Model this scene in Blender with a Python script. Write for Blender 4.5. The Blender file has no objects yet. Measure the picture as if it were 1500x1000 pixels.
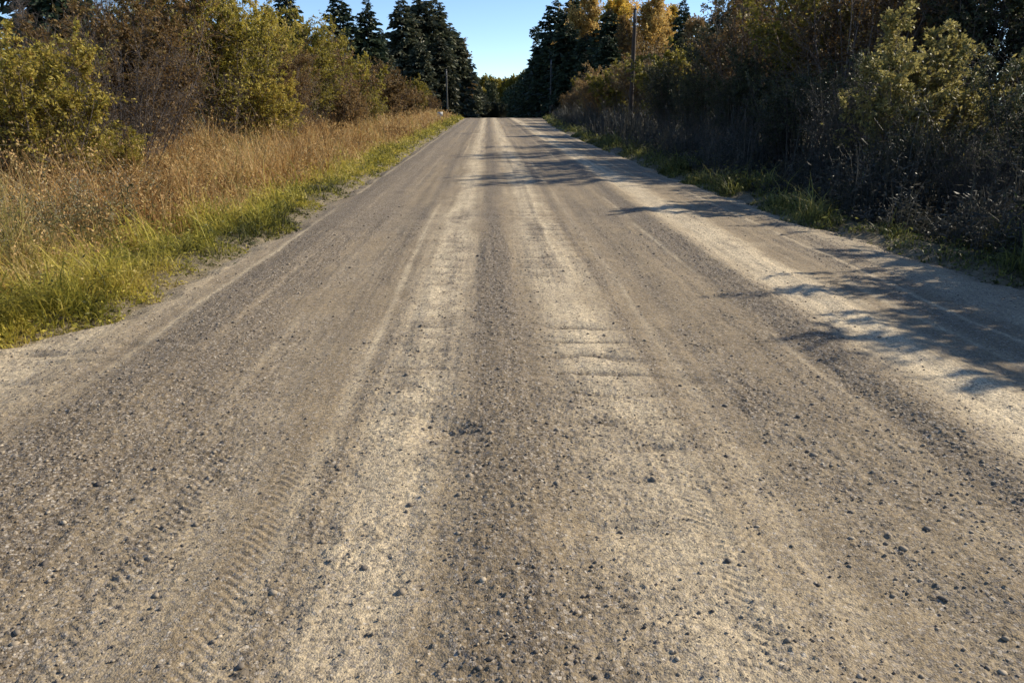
import bpy, math, random
import numpy as np
from mathutils import Vector

C = bpy.context.scene
COL = C.collection
R = math.radians
rs = np.random.RandomState

# ------------------------------------------------------------------ noise
def _hash(ix, iy, seed):
    h = (ix.astype(np.int64) * 374761393 + iy.astype(np.int64) * 668265263 + seed * 1442695041) & 0xffffffff
    h = ((h ^ (h >> 13)) * 1274126177) & 0xffffffff
    h = ((h ^ (h >> 16)) * 2246822519) & 0xffffffff
    return ((h ^ (h >> 15)) & 0xffffff) / float(0x1000000)

def vnoise(x, y, seed=0):
    x = np.asarray(x, float); y = np.asarray(y, float)
    ix = np.floor(x); iy = np.floor(y)
    fx = x - ix; fy = y - iy
    fx = fx * fx * (3 - 2 * fx); fy = fy * fy * (3 - 2 * fy)
    a = _hash(ix, iy, seed); b = _hash(ix + 1, iy, seed)
    c = _hash(ix, iy + 1, seed); d = _hash(ix + 1, iy + 1, seed)
    return (a * (1 - fx) + b * fx) * (1 - fy) + (c * (1 - fx) + d * fx) * fy

def fbm(x, y, seed=0, oct=4, gain=0.5):
    s = 0; a = 1.0; t = 0
    for k in range(oct):
        s = s + a * vnoise(x * 2 ** k + 17.3 * k, y * 2 ** k - 9.1 * k, seed + k)
        t += a; a *= gain
    return s / t                      # 0..1, mean 0.5

def G(d, w):
    return np.exp(-(d / w) ** 2)

def sstep(a, b, x):
    t = np.clip((x - a) / (b - a), 0, 1)
    return t * t * (3 - 2 * t)

def keys(x, ks):
    x = np.asarray(x, float)
    out = np.full(x.shape, float(ks[0][1]))
    for (x0, v0), (x1, v1) in zip(ks[:-1], ks[1:]):
        out = np.where(x >= x0, v0 + (v1 - v0) * sstep(x0, x1, x), out)
    return out

# ------------------------------------------------------------------ layout of the road
def prof(D):
    return keys(D, [(-200, 0), (88, 0), (175, -2.9), (340, -5.0), (600, -5.0), (1000, 1.5), (4000, 1.5)])

def cx(D):
    return np.clip((np.asarray(D, float) - 95) / 100, 0, 4) ** 2 * 1.0

def xl(D):
    D = np.asarray(D, float)
    b = np.interp(D, [0, 3.6, 4.6, 5.2, 5.8, 6.8, 8, 9.4, 17, 55, 100, 400], [-5.4, -4.9, -3.9, -3.4, -3.1, -2.95, -2.85, -2.75, -2.6, -2.75, -2.9, -2.9])
    return b + cx(D) + 0.28 * (fbm(D * 0.7, D * 0, 5) - 0.5) + 0.34 * (fbm(D * 3.1, D * 0 + 3, 8, 4, .6) - 0.5)

def xr(D):
    D = np.asarray(D, float)
    b = np.interp(D, [0, 4.5, 6, 8, 12, 17, 35, 50, 70, 92, 130, 400], [5.6, 5.3, 5.0, 4.65, 4.4, 4.3, 4.3, 4.6, 5.4, 6.6, 5.0, 4.2])
    return b + cx(D) + 0.35 * (fbm(D * 0.8, D * 0 + 7, 6) - 0.5) + 0.36 * (fbm(D * 2.9, D * 0 + 4, 9, 4, .6) - 0.5)

TD = np.arange(-45, 420, .05)
LINES = [(lx, lw, la, .05 * (fbm(TD * .25, TD * 0 + lx * 3, 25, 2) - .5), sstep(.30, .52, fbm(TD * .22, TD * 0 + lx * 7, 26, 3)) * (.25 + .75 * sstep(2.5, 5.5, TD))) for lx, lw, la in ((.09, .10, .75), (-.06, .035, .35), (-2.25, .10, .5), (-1.78, .05, .5), (-1.98, .03, -.5), (-1.52, .03, -.35), (-2.5, .05, -.6), (-1.0, .05, .45), (-.83, .035, -.5), (1.04, .05, .6),
                       (1.2, .03, -.3), (1.9, .035, .4), (2.08, .025, -.6), (2.2, .05, .6), (2.45, .03, .45), (3.45, .04, -.6), (3.62, .05, .4), (3.85, .035, -.5), (4.05, .04, .4))]

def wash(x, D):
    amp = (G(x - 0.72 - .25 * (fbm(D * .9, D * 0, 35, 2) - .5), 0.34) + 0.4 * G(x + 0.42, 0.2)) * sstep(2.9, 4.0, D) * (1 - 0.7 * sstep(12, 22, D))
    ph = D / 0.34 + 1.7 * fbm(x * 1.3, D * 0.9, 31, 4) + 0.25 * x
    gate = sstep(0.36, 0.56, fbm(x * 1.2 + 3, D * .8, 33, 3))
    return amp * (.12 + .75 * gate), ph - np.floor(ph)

def lanes(X, D):
    """gravel (plus ripple shade), pale (plus shoulder glare) and track masks of the road surface, 0..1"""
    x = X - cx(D)
    x = x + 0.14 * (fbm(D * 0.12, x * 0.2, 11, 3) - 0.5) + 0.05 * (fbm(D * 0.7, x * 0.8, 12, 2) - 0.5)
    near = 1 - sstep(3.0, 9.0, D)
    g = 0.95 * G(x + 2.1, 0.45 + 0.25 * near) + (0.62 + .1 * near) * G(x - 0.1, 0.15 + 0.22 * near) + 0.85 * G(x - 2.28, 0.17 + .1 * near) \
        + 0.45 * G(x - 1.55, 0.4) + 0.35 * G(x - 3.9, 0.35) + 0.5 * G(x + 0.75, 0.10) * near
    ag, fr = wash(x, D); g = g + .8 * ag * G(fr - .78, .10)  # dark trough lines: loose gravel, with the ripple shade painted in
    tr = G(x + 1.3, 0.34) + 0.9 * G(x - 1.35, 0.3) + 0.6 * G(x - 3.6, 0.4)
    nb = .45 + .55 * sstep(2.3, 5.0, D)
    p = nb * G(x + 0.42, 0.25) + nb * G(x - 0.68, 0.30) + 1.35 * G(x - 2.85, 0.3) + 0.8 * G(x + 3.15, 0.5) + 0.5 * G(x - 4.4, 0.4)  # right shoulder band: pale sand with its sun glare painted in
    streak = .55 * (fbm(x * 6.0, D * 0.05, 21, 4, .6) - 0.5) + .45 * (fbm(x * 9.0, D * 0.22, 24, 3) - 0.5)
    # narrow tyre lines running the length of the road
    for lx, lw, la, off_t, on_t in LINES:
        ln = la * G(x - lx - np.interp(D, TD, off_t), lw) * np.interp(D, TD, on_t)
        g = g + np.maximum(ln, 0); p = p + np.maximum(-ln, 0) - .7 * np.maximum(ln, 0); g = g - .8 * np.maximum(-ln, 0)
    blot = fbm(x * 1.3, D * 0.8, 22, 5, 0.6) - 0.5
    fine = fbm(x * 7, D * 7, 23, 4, 0.65) - 0.5
    g = g + 1.9 * streak * (0.45 + sstep(3, 12, D)) + 1.5 * blot + 0.9 * fine
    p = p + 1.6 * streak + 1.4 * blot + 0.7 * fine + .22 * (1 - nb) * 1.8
    # far grey left lane
    g = g + 0.45 * sstep(5, 14, D) * sstep(0.6, 0.95, -x) * sstep(-2.9, -2.4, x)
    g = g + 0.3 * sstep(6, 15, D) * G(x - 1.6, .5)
    return np.clip(g, 0, 1), np.clip(p, 0, 1), np.clip(tr, 0, 1), x

def stones(X, D, cell, rmin, rmax, dens, seed):
    gx = np.floor(X / cell); gy = np.floor(D / cell)
    out = np.zeros(X.shape)
    for i in (-1, 0, 1):
        for j in (-1, 0, 1):
            cxi = gx + i; cyj = gy + j
            jx = _hash(cxi, cyj, seed); jy = _hash(cxi, cyj, seed + 1)
            rr = rmin + (rmax - rmin) * _hash(cxi, cyj, seed + 2) ** 2
            on = _hash(cxi, cyj, seed + 3) < dens
            dx = X - (cxi + jx) * cell; dy = D - (cyj + jy) * cell
            h = np.sqrt(np.maximum(0, rr * rr - dx * dx - dy * dy)) * on
            out = np.maximum(out, h)
    return out

def road_z(X, D, detail=True):
    g, p, tr, x = lanes(X, D)
    z = prof(D) - 0.012 * np.abs(x - 0.8)
    z = z - 0.018 * G(x + 1.3, .35) - 0.016 * G(x - 1.4, .35) + 0.028 * G(x + 2.15, .28) + 0.03 * G(x - 2.42, .2) + 0.012 * G(x - .1, .2)
    z = z + 0.02 * G(x - 2.95, 0.25)
    ag, fr = wash(x, D)
    z = z + ag * (0.012 * np.sin(2 * np.pi * fr) - 0.018 * G(fr - .75, .11) + .011 * G(fr - .58, .12))
    # ruts and ridges along the travel direction
    z = z + 0.022 * (fbm(x * 6, D * 0.25, 41, 4) - 0.5)
    z = z + 0.030 * (fbm(x * 1.6, D * 1.6, 42, 5, 0.55) - 0.5)
    # small potholes
    for (px, py, rx, ry, dep) in ((-0.22, 3.50, .12, .11, .05), (0.72, 2.02, .12, .07, .018), (1.30, 3.35, .14, .10, .02), (0.5, 2.55, .16, .05, .018),
                                  (-0.6, 2.95, .08, .1, .015), (0.8, 3.25, .2, .05, .018), (1.55, 2.05, .14, .06, .015), (1.25, 4.2, .2, .06, .02), (-3.25, 4.95, .5, .045, .03),
                                  (-2.9, 4.75, .3, .04, .02), (-3.0, 4.35, .3, .05, .018), (-2.6, 5.1, .16, .06, .025), (-2.45, 3.85, .3, .05, .015)):
        q = ((x - px + .05 * (fbm(D * 9, x * 9, 44, 2) - .5)) / rx) ** 2 + ((D - py + .06 * (fbm(x * 5, D * 5, 45, 2) - .5)) / ry) ** 2
        z = z - dep * np.exp(-q)
    # tyre tread prints
    for (tx, d0, d1, wd) in ((-0.92, 1.2, 3.6, .14), (-0.35, 1.3, 2.3, .07), (-1.35, 1.3, 3.9, .12), (.85, 1.4, 3.2, .13)):
        t = sstep(.38, .6, fbm(x * 6, D * 3, 46, 3)) * (np.abs(x - tx - 0.05 * (D - 2)) < wd) * sstep(d0, d0 + .2, D) * (1 - sstep(d1 - .6, d1, D))
        z = z + 0.0022 * t * np.sin(2 * np.pi * (D / 0.045 + np.sin((x - tx) / wd * 3.0)))
    if detail:
        e = np.clip(g * 1.1 - 0.55 * tr * (1 - g) + 0.12, 0.05, 1)
        z = z + 0.6 * stones(X, D, 0.030, .004, .011, 0.5 * e, 51)
        z = z + 0.8 * stones(X, D, 0.019, .003, .008, 0.12 + 0.75 * e, 61)
        z = z + 0.014 * (0.35 + e) * (fbm(X * 28, D * 28, 71, 3, .7) - 0.5)
    eL = xl(D) - X; eR = X - xr(D)
    z = z - 0.22 * np.clip(eL + .1, 0, 3) - 0.2 * np.clip(eR + .1, 0, 3)
    return z

def ground_z(X, D):
    eL = xl(D) - X; eR = X - xr(D)
    zl = np.interp(eL, [-5, -0.35, 0.12, 0.5, 1.3, 3.0, 5.0, 9.0, 40], [-.3, -.25, -.08, .03, -.02, -.30, -.08, .12, .2])
    zr = np.interp(eR, [-5, -0.35, 0.12, 0.45, 1.0, 2.0, 3.5, 9.0, 40], [-.3, -.25, -.09, .02, .0, -.2, -.02, .15, .2])
    z = np.where(eL > eR, zl, zr)
    out = np.maximum(eL, eR)
    z = z + sstep(0, 1.5, out) * 0.22 * (fbm(X * 0.6, D * 0.6, 81, 3) - 0.5)
    return z + prof(D)

# ------------------------------------------------------------------ mesh helpers
def mesh_np(name, V, F, mat=None, attrs=None, smooth=False):
    """F: (n,k) array, or a list of such arrays with different k"""
    if not isinstance(F, (list, tuple)):
        F = [F]
    F = [f for f in F if len(f)]
    V = np.asarray(V, np.float32)
    me = bpy.data.meshes.new(name)
    me.vertices.add(len(V)); me.vertices.foreach_set("co", V.ravel())
    nl = sum(f.size for f in F); npoly = sum(len(f) for f in F)
    me.loops.add(nl)
    me.loops.foreach_set("vertex_index", np.concatenate([f.ravel() for f in F]).astype(np.int32))
    me.polygons.add(npoly)
    st = []; o = 0
    for f in F:
        st.append(o + np.arange(len(f)) * f.shape[1]); o += f.size
    me.polygons.foreach_set("loop_start", np.concatenate(st).astype(np.int32))
    if smooth:
        me.polygons.foreach_set("use_smooth", np.ones(npoly, bool))
    for k, a in (attrs or {}).items():
        at = me.attributes.new(k, 'FLOAT', 'POINT')
        at.data.foreach_set("value", np.asarray(a, np.float32).ravel())
    me.update(calc_edges=True)
    if mat:
        me.materials.append(mat)
    return me

def link(name, me, parent=None, loc=(0, 0, 0), rz=0.0):
    o = bpy.data.objects.new(name, me); COL.objects.link(o)
    o.location = loc; o.rotation_euler = (0, 0, rz)
    if parent:
        o.parent = parent
    return o

def grid_faces(nr, nc, off=0):
    i = np.arange(nr - 1)[:, None] * nc + np.arange(nc - 1)[None, :] + off
    return np.stack([i, i + 1, i + nc + 1, i + nc], -1).reshape(-1, 4)

def norm(v):
    return v / np.maximum(np.linalg.norm(v, axis=-1, keepdims=True), 1e-9)

def tubes(P0, P1, R0, R1, k=4):
    d = norm(P1 - P0)
    ref = np.where(np.abs(d[:, 2:3]) > 0.9, np.array([[1., 0, 0]]), np.array([[0, 0, 1.]]))
    u = norm(np.cross(d, ref)); v = np.cross(d, u)
    a = np.arange(k) * 2 * np.pi / k
    ring = u[:, None] * np.cos(a)[None, :, None] + v[:, None] * np.sin(a)[None, :, None]
    V = np.concatenate([P0[:, None] + ring * R0[:, None, None], P1[:, None] + ring * R1[:, None, None]], 1)
    n = len(P0)
    b = (np.arange(n) * 2 * k)[:, None]
    i = np.arange(k)[None]; j = (i + 1) % k
    F = np.stack([b + i, b + j, b + k + j, b + k + i], -1).reshape(-1, 4)
    return V.reshape(-1, 3), F

def runit(r, n):
    return norm(r.normal(size=(n, 3)))

def grow(r, P, d, L, K, wob, grav):
    pts = [P]; dirs = []
    d = norm(d)
    for i in range(K - 1):
        d = norm(d + wob * runit(r, len(P)) + np.array([0, 0, grav]))
        P = P + d * (L / (K - 1))[:, None]
        pts.append(P); dirs.append(d)
    dirs.append(d)
    return np.stack(pts, 1), np.stack(dirs, 1)

def along(pts, dirs, idx, t):
    K = pts.shape[1]
    f = t * (K - 1); i = np.minimum(f.astype(int), K - 2); w = (f - i)[:, None]
    return pts[idx, i] * (1 - w) + pts[idx, i + 1] * w, dirs[idx, i]

def poly_tubes(pts, r0, r1, k):
    K = pts.shape[1]
    t = np.linspace(0, 1, K)
    rad = r0[:, None] * (1 - t)[None] + r1[:, None] * t[None]
    return tubes(pts[:, :-1].reshape(-1, 3), pts[:, 1:].reshape(-1, 3), rad[:, :-1].ravel(), rad[:, 1:].ravel(), k)

def join(parts):
    V = []; F = []; o = 0
    for v, f in parts:
        V.append(v); F.append(f + o); o += len(v)
    return np.concatenate(V), np.concatenate(F)

def leaf_quads(r, P, axis, l, w):
    n = len(P)
    a = norm(axis); b = norm(np.cross(a, runit(r, n)))
    c = np.cross(a, b)
    l = l[:, None]; w = w[:, None]
    V = np.stack([P, P + a * l * .5 + b * w * .5, P + a * l + c * l * .12, P + a * l * .5 - b * w * .5], 1)
    F = np.arange(n * 4).reshape(n, 4)
    return V.reshape(-1, 3), F

# ------------------------------------------------------------------ materials
def new_mat(name):
    m = bpy.data.materials.new(name); m.use_nodes = True
    nt = m.node_tree; nt.nodes.clear()
    return m, nt, nt.nodes, nt.links

def ramp(nd, cols, interp='LINEAR'):
    n = nd.new('ShaderNodeValToRGB'); cr = n.color_ramp; cr.interpolation = interp
    while len(cr.elements) < len(cols):
        cr.elements.new(0.5)
    for i, c in enumerate(cols):
        cr.elements[i].position = i / (len(cols) - 1)
        cr.elements[i].color = (*c, 1)
    return n

def leaf_mat(name, cols, trans=0.4, rough=0.55, vary=0.25):
    m, nt, nd, lk = new_mat(name)
    out = nd.new('ShaderNodeOutputMaterial')
    at = nd.new('ShaderNodeAttribute'); at.attribute_name = 'tint'
    cr = ramp(nd, cols); lk.new(at.outputs['Fac'], cr.inputs[0])
    oi = nd.new('ShaderNodeObjectInfo')
    mr = nd.new('ShaderNodeMapRange'); mr.inputs[3].default_value = 1 - vary; mr.inputs[4].default_value = 1 + vary
    lk.new(oi.outputs['Random'], mr.inputs[0])
    hs = nd.new('ShaderNodeHueSaturation'); lk.new(cr.outputs[0], hs.inputs['Color']); lk.new(mr.outputs[0], hs.inputs['Value'])
    hs.inputs['Saturation'].default_value = 1.0
    p = nd.new('ShaderNodeBsdfPrincipled'); p.inputs['Roughness'].default_value = rough
    p.inputs['Specular IOR Level'].default_value = 0.25
    t = nd.new('ShaderNodeBsdfTranslucent')
    mx = nd.new('ShaderNodeMixShader'); mx.inputs[0].default_value = trans
    lk.new(hs.outputs[0], p.inputs['Base Color']); lk.new(hs.outputs[0], t.inputs['Color'])
    lk.new(p.outputs[0], mx.inputs[1]); lk.new(t.outputs[0], mx.inputs[2]); lk.new(mx.outputs[0], out.inputs[0])
    return m

def bark_mat(name, c0, c1, scale=20):
    m, nt, nd, lk = new_mat(name)
    out = nd.new('ShaderNodeOutputMaterial'); p = nd.new('ShaderNodeBsdfPrincipled')
    tc = nd.new('ShaderNodeTexCoord'); mp = nd.new('ShaderNodeMapping'); mp.inputs['Scale'].default_value = (1, 1, .2)
    ns = nd.new('ShaderNodeTexNoise'); ns.inputs['Scale'].default_value = scale; ns.inputs['Detail'].default_value = 6
    lk.new(tc.outputs['Object'], mp.inputs[0]); lk.new(mp.outputs[0], ns.inputs['Vector'])
    cr = ramp(nd, [c0, c1]); cr.color_ramp.elements[0].position = .3; cr.color_ramp.elements[1].position = .7
    lk.new(ns.outputs['Fac'], cr.inputs[0]); lk.new(cr.outputs[0], p.inputs['Base Color'])
    p.inputs['Roughness'].default_value = .85
    bp = nd.new('ShaderNodeBump'); bp.inputs['Strength'].default_value = .5; bp.inputs['Distance'].default_value = .01
    lk.new(ns.outputs['Fac'], bp.inputs['Height']); lk.new(bp.outputs[0], p.inputs['Normal'])
    lk.new(p.outputs[0], out.inputs[0])
    return m

def mixc(nd, lk, fac, a, b, mode='MIX'):
    n = nd.new('ShaderNodeMix'); n.data_type = 'RGBA'; n.blend_type = mode
    for sock, v in ((n.inputs[0], fac), (n.inputs[6], a), (n.inputs[7], b)):
        if hasattr(v, 'node'):
            lk.new(v, sock)
        elif isinstance(v, (int, float)):
            sock.default_value = v
        else:
            sock.default_value = (*v, 1)
    return n.outputs[2]

def math_n(nd, lk, op, a, b=None, clamp=False):
    n = nd.new('ShaderNodeMath'); n.operation = op; n.use_clamp = clamp
    for s, v in ((n.inputs[0], a), (n.inputs[1], b)):
        if v is None:
            continue
        if hasattr(v, 'node'):
            lk.new(v, s)
        else:
            s.default_value = v
    return n.outputs[0]

def road_material():
    m, nt, nd, lk = new_mat('gravel_road')
    out = nd.new('ShaderNodeOutputMaterial'); p = nd.new('ShaderNodeBsdfPrincipled')
    p.inputs['Roughness'].default_value = .9; p.inputs['Specular IOR Level'].default_value = .2
    ag = nd.new('ShaderNodeAttribute'); ag.attribute_name = 'gravel'
    ap = nd.new('ShaderNodeAttribute'); ap.attribute_name = 'pale'
    geo = nd.new('ShaderNodeNewGeometry')
    def noise(s, det=5, ro=.6):
        n = nd.new('ShaderNodeTexNoise'); n.inputs['Scale'].default_value = s; n.inputs['Detail'].default_value = det; n.inputs['Roughness'].default_value = ro
        lk.new(geo.outputs['Position'], n.inputs['Vector']); return n.outputs['Fac']
    def vor(s):
        n = nd.new('ShaderNodeTexVoronoi'); n.inputs['Scale'].default_value = s
        lk.new(geo.outputs['Position'], n.inputs['Vector']); return n
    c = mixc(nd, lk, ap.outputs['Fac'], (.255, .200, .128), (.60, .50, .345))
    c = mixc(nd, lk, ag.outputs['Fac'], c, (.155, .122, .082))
    n1 = noise(2.3)
    r1 = ramp(nd, [(.80, .78, .76), (1.18, 1.17, 1.13)]); lk.new(n1, r1.inputs[0]); r1.color_ramp.elements[0].position = .25; r1.color_ramp.elements[1].position = .75
    c = mixc(nd, lk, 1.0, c, r1.outputs[0], 'MULTIPLY')
    n2 = noise(38, 6, .7)
    r2 = ramp(nd, [(.42, .40, .38), (1.0, 1.0, 1.0), (1.5, 1.48, 1.45)]); lk.new(n2, r2.inputs[0]); r2.color_ramp.elements[0].position = .30; r2.color_ramp.elements[2].position = .70
    c = mixc(nd, lk, .9, c, r2.outputs[0], 'MULTIPLY')
    # single stones of their own colour lying in the dust
    v = vor(62)
    sx = nd.new('ShaderNodeSeparateColor'); lk.new(v.outputs['Color'], sx.inputs[0])
    st = ramp(nd, [(.06, .055, .05), (.13, .115, .10), (.25, .215, .18), (.34, .29, .23), (.5, .45, .38)]); lk.new(sx.outputs[0], st.inputs[0])
    dens = math_n(nd, lk, 'MULTIPLY_ADD', ag.outputs['Fac'], .55); dens.node.inputs[2].default_value = .2
    on = math_n(nd, lk, 'LESS_THAN', sx.outputs[1], dens)
    near = math_n(nd, lk, 'LESS_THAN', v.outputs['Distance'], .46)
    f = math_n(nd, lk, 'MULTIPLY', on, near)
    f = math_n(nd, lk, 'MULTIPLY', f, .8)
    c = mixc(nd, lk, f, c, st.outputs[0])
    v2 = vor(135)
    sx2 = nd.new('ShaderNodeSeparateColor'); lk.new(v2.outputs['Color'], sx2.inputs[0])
    st2 = ramp(nd, [(.08, .07, .06), (.2, .17, .14), (.42, .36, .28)]); lk.new(sx2.outputs[0], st2.inputs[0])
    on2 = math_n(nd, lk, 'LESS_THAN', sx2.outputs[1], .35)
    f2 = math_n(nd, lk, 'MULTIPLY', on2, .6)
    c = mixc(nd, lk, f2, c, st2.outputs[0])
    lk.new(c, p.inputs['Base Color'])
    b = math_n(nd, lk, 'ADD', math_n(nd, lk, 'MULTIPLY', noise(90, 5, .7), .6), math_n(nd, lk, 'MULTIPLY', v2.outputs['Distance'], -.4))
    bp = nd.new('ShaderNodeBump'); bp.inputs['Strength'].default_value = .8; bp.inputs['Distance'].default_value = .008
    lk.new(b, bp.inputs['Height']); lk.new(bp.outputs[0], p.inputs['Normal'])
    lk.new(p.outputs[0], out.inputs[0])
    return m

def ground_material():
    m, nt, nd, lk = new_mat('ground_litter')
    out = nd.new('ShaderNodeOutputMaterial'); p = nd.new('ShaderNodeBsdfPrincipled'); p.inputs['Roughness'].default_value = .95
    geo = nd.new('ShaderNodeNewGeometry')
    ns = nd.new('ShaderNodeTexNoise'); ns.inputs['Scale'].default_value = 9; ns.inputs['Detail'].default_value = 8; ns.inputs['Roughness'].default_value = .7
    lk.new(geo.outputs['Position'], ns.inputs['Vector'])
    cr = ramp(nd, [(.03, .03, .012), (.07, .06, .025), (.13, .10, .045)]); lk.new(ns.outputs['Fac'], cr.inputs[0])
    cr.color_ramp.elements[0].position = .3; cr.color_ramp.elements[2].position = .75
    at = nd.new('ShaderNodeAttribute'); at.attribute_name = 'dusty'
    cd = ramp(nd, [(.10, .08, .045), (.30, .24, .15)]); lk.new(ns.outputs['Fac'], cd.inputs[0]); cd.color_ramp.elements[0].position = .35; cd.color_ramp.elements[1].position = .7
    lk.new(mixc(nd, lk, at.outputs['Fac'], cr.outputs[0], cd.outputs[0]), p.inputs['Base Color'])
    bp = nd.new('ShaderNodeBump'); bp.inputs['Distance'].default_value = .06; lk.new(ns.outputs['Fac'], bp.inputs['Height']); lk.new(bp.outputs[0], p.inputs['Normal'])
    lk.new(p.outputs[0], out.inputs[0])
    return m

def stone_material():
    m, nt, nd, lk = new_mat('loose_stone')
    out = nd.new('ShaderNodeOutputMaterial'); p = nd.new('ShaderNodeBsdfPrincipled'); p.inputs['Roughness'].default_value = .8
    at = nd.new('ShaderNodeAttribute'); at.attribute_name = 'tint'
    cr = ramp(nd, [(.08, .066, .052), (.15, .122, .092), (.23, .185, .13), (.32, .255, .175), (.44, .37, .27)])
    lk.new(at.outputs['Fac'], cr.inputs[0]); lk.new(cr.outputs[0], p.inputs['Base Color'])
    lk.new(p.outputs[0], out.inputs[0])
    return m

M = {
    'road': road_material(), 'ground': ground_material(), 'stone': stone_material(),
    'yellow': leaf_mat('yellow_willow_leaf', [(.09, .08, .018), (.28, .235, .04), (.43, .35, .06), (.56, .44, .10), (.33, .18, .05)]),
    'olive': leaf_mat('olive_willow_leaf', [(.05, .052, .014), (.18, .16, .03), (.33, .27, .045), (.47, .36, .07)]),
    'brown': leaf_mat('brown_willow_leaf', [(.05, .032, .018), (.14, .085, .032), (.24, .145, .05), (.21, .165, .045)]),
    'tan': leaf_mat('tan_leaf', [(.14, .095, .04), (.28, .18, .07), (.36, .26, .12)]),
    'dim': leaf_mat('shade_dimmed_leaf', [(.022, .030, .020), (.048, .058, .030), (.09, .095, .042), (.16, .14, .06)], trans=.25),  # leaf for shaded shrubs, the dark cool shade put into its colour
    'pale': leaf_mat('pale_yellow_leaf', [(.07, .075, .03), (.20, .18, .06), (.33, .28, .09), (.46, .39, .16)]),
    'orange': leaf_mat('orange_birch_leaf', [(.40, .23, .06), (.60, .39, .11), (.70, .53, .20)], trans=.5),
    'gold': leaf_mat('gold_birch_leaf', [(.28, .20, .03), (.45, .30, .045), (.58, .42, .09)], trans=.5),
    'needle': leaf_mat('spruce_needle', [(.014, .024, .015), (.034, .054, .029), (.075, .092, .042)], trans=.12, vary=.2),
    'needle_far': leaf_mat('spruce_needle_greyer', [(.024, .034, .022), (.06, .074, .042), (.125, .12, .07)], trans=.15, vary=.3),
    'green': leaf_mat('verge_grass_blade', [(.055, .062, .02), (.20, .195, .035), (.41, .36, .06), (.58, .47, .09), (.52, .42, .18)], trans=.45, vary=0),
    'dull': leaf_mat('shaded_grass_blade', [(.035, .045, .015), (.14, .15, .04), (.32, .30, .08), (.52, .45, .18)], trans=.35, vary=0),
    'dry': leaf_mat('dry_grass_blade', [(.07, .042, .018), (.25, .135, .045), (.46, .27, .095), (.62, .45, .21), (.34, .29, .08)], trans=.4, vary=0),
    'weed': leaf_mat('grey_weed', [(.06, .065, .025), (.14, .13, .055), (.22, .19, .11), (.32, .27, .19)], trans=.3, vary=0),
    'dead': leaf_mat('dead_weed_stalk', [(.026, .030, .024), (.05, .052, .042), (.085, .080, .065), (.16, .145, .12)], trans=.25, vary=0),  # blue-grey dark of the shade put into the stalk colour
    'twig': bark_mat('twig_bark', (.10, .075, .06), (.20, .16, .13)),
    'dark_twig': bark_mat('dark_twig_bark', (.05, .04, .035), (.12, .10, .09)),
    'bark': bark_mat('conifer_bark', (.05, .04, .03), (.12, .095, .075), 8),
    'birch': bark_mat('pale_bark', (.25, .22, .19), (.5, .46, .41), 6),
    'pole': bark_mat('weathered_pole_wood', (.03, .021, .014), (.075, .046, .028), 12),
    'grey_pole': bark_mat('greyed_pole_wood', (.05, .05, .045), (.11, .105, .095), 12),
    'white': bark_mat('dull_white_paint', (.62, .60, .56), (.75, .73, .7), 5),
    'metal': bark_mat('dull_galvanised_metal', (.25, .25, .26), (.36, .36, .37), 5),
}

# ------------------------------------------------------------------ setting
def spaced(lo, hi, step, far, grow_=1.18):
    a = list(np.arange(lo, hi + 1e-6, step)); s = step; x = a[-1]
    while x < far:
        s *= grow_; x += s; a.append(x)
    return a

xs_p = spaced(0, 16, .25, 3000); xs = np.array([-v for v in xs_p[:0:-1]] + xs_p)
ys_p = spaced(0, 120, .5, 4000); ys_n = spaced(0, 6, .5, 400)
ys = np.array([-v for v in ys_n[:0:-1]] + ys_p)
XX, YY = np.meshgrid(xs, ys)
ZZ = ground_z(XX, YY)
dusty = 1 - sstep(.1, .8, np.maximum(xl(YY) - XX, XX - xr(YY)))
ground = link('ground', mesh_np('ground', np.stack([XX, YY, ZZ], -1).reshape(-1, 3), grid_faces(len(ys), len(xs)), M['ground'], {'dusty': dusty}, smooth=True))
ground['kind'] = 'structure'; ground['label'] = 'leaf littered ground and shallow ditches beside the gravel road'

rows = [1.0]
while rows[-1] < 330:
    rows.append(rows[-1] + min(max(.0055, rows[-1] ** 2 / 1500), 2.5))
rows = np.array(rows)
Vs, Fs, Ag, Ap = [], [], [], []
off = 0
for d0, d1, dx, det in ((-40, 1.0, .05, False), (1.0, 4.2, .0065, True), (4.2, 10, .011, True), (10, 330, .03, False)):
    if d0 < 0:
        rr = np.arange(-30, 1.04, .1)
    else:
        rr = rows[(rows >= (last if d0 > 1 else d0)) & (rows <= d1)]
        last = rr[-1]
    xx = np.arange(-5.6, 6.3 if d1 < 11 else 8.6, dx)
    X, Y = np.meshgrid(xx, rr); X = X + cx(Y)
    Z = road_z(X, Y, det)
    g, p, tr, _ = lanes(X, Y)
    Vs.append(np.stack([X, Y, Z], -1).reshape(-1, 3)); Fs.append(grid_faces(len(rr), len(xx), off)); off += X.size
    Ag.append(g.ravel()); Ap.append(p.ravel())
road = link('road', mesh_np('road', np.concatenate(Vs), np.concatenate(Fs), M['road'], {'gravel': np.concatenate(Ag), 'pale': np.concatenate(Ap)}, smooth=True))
road['kind'] = 'structure'; road['label'] = 'unpaved gravel road with pale dust, wheel tracks and washboard ripples'

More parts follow.
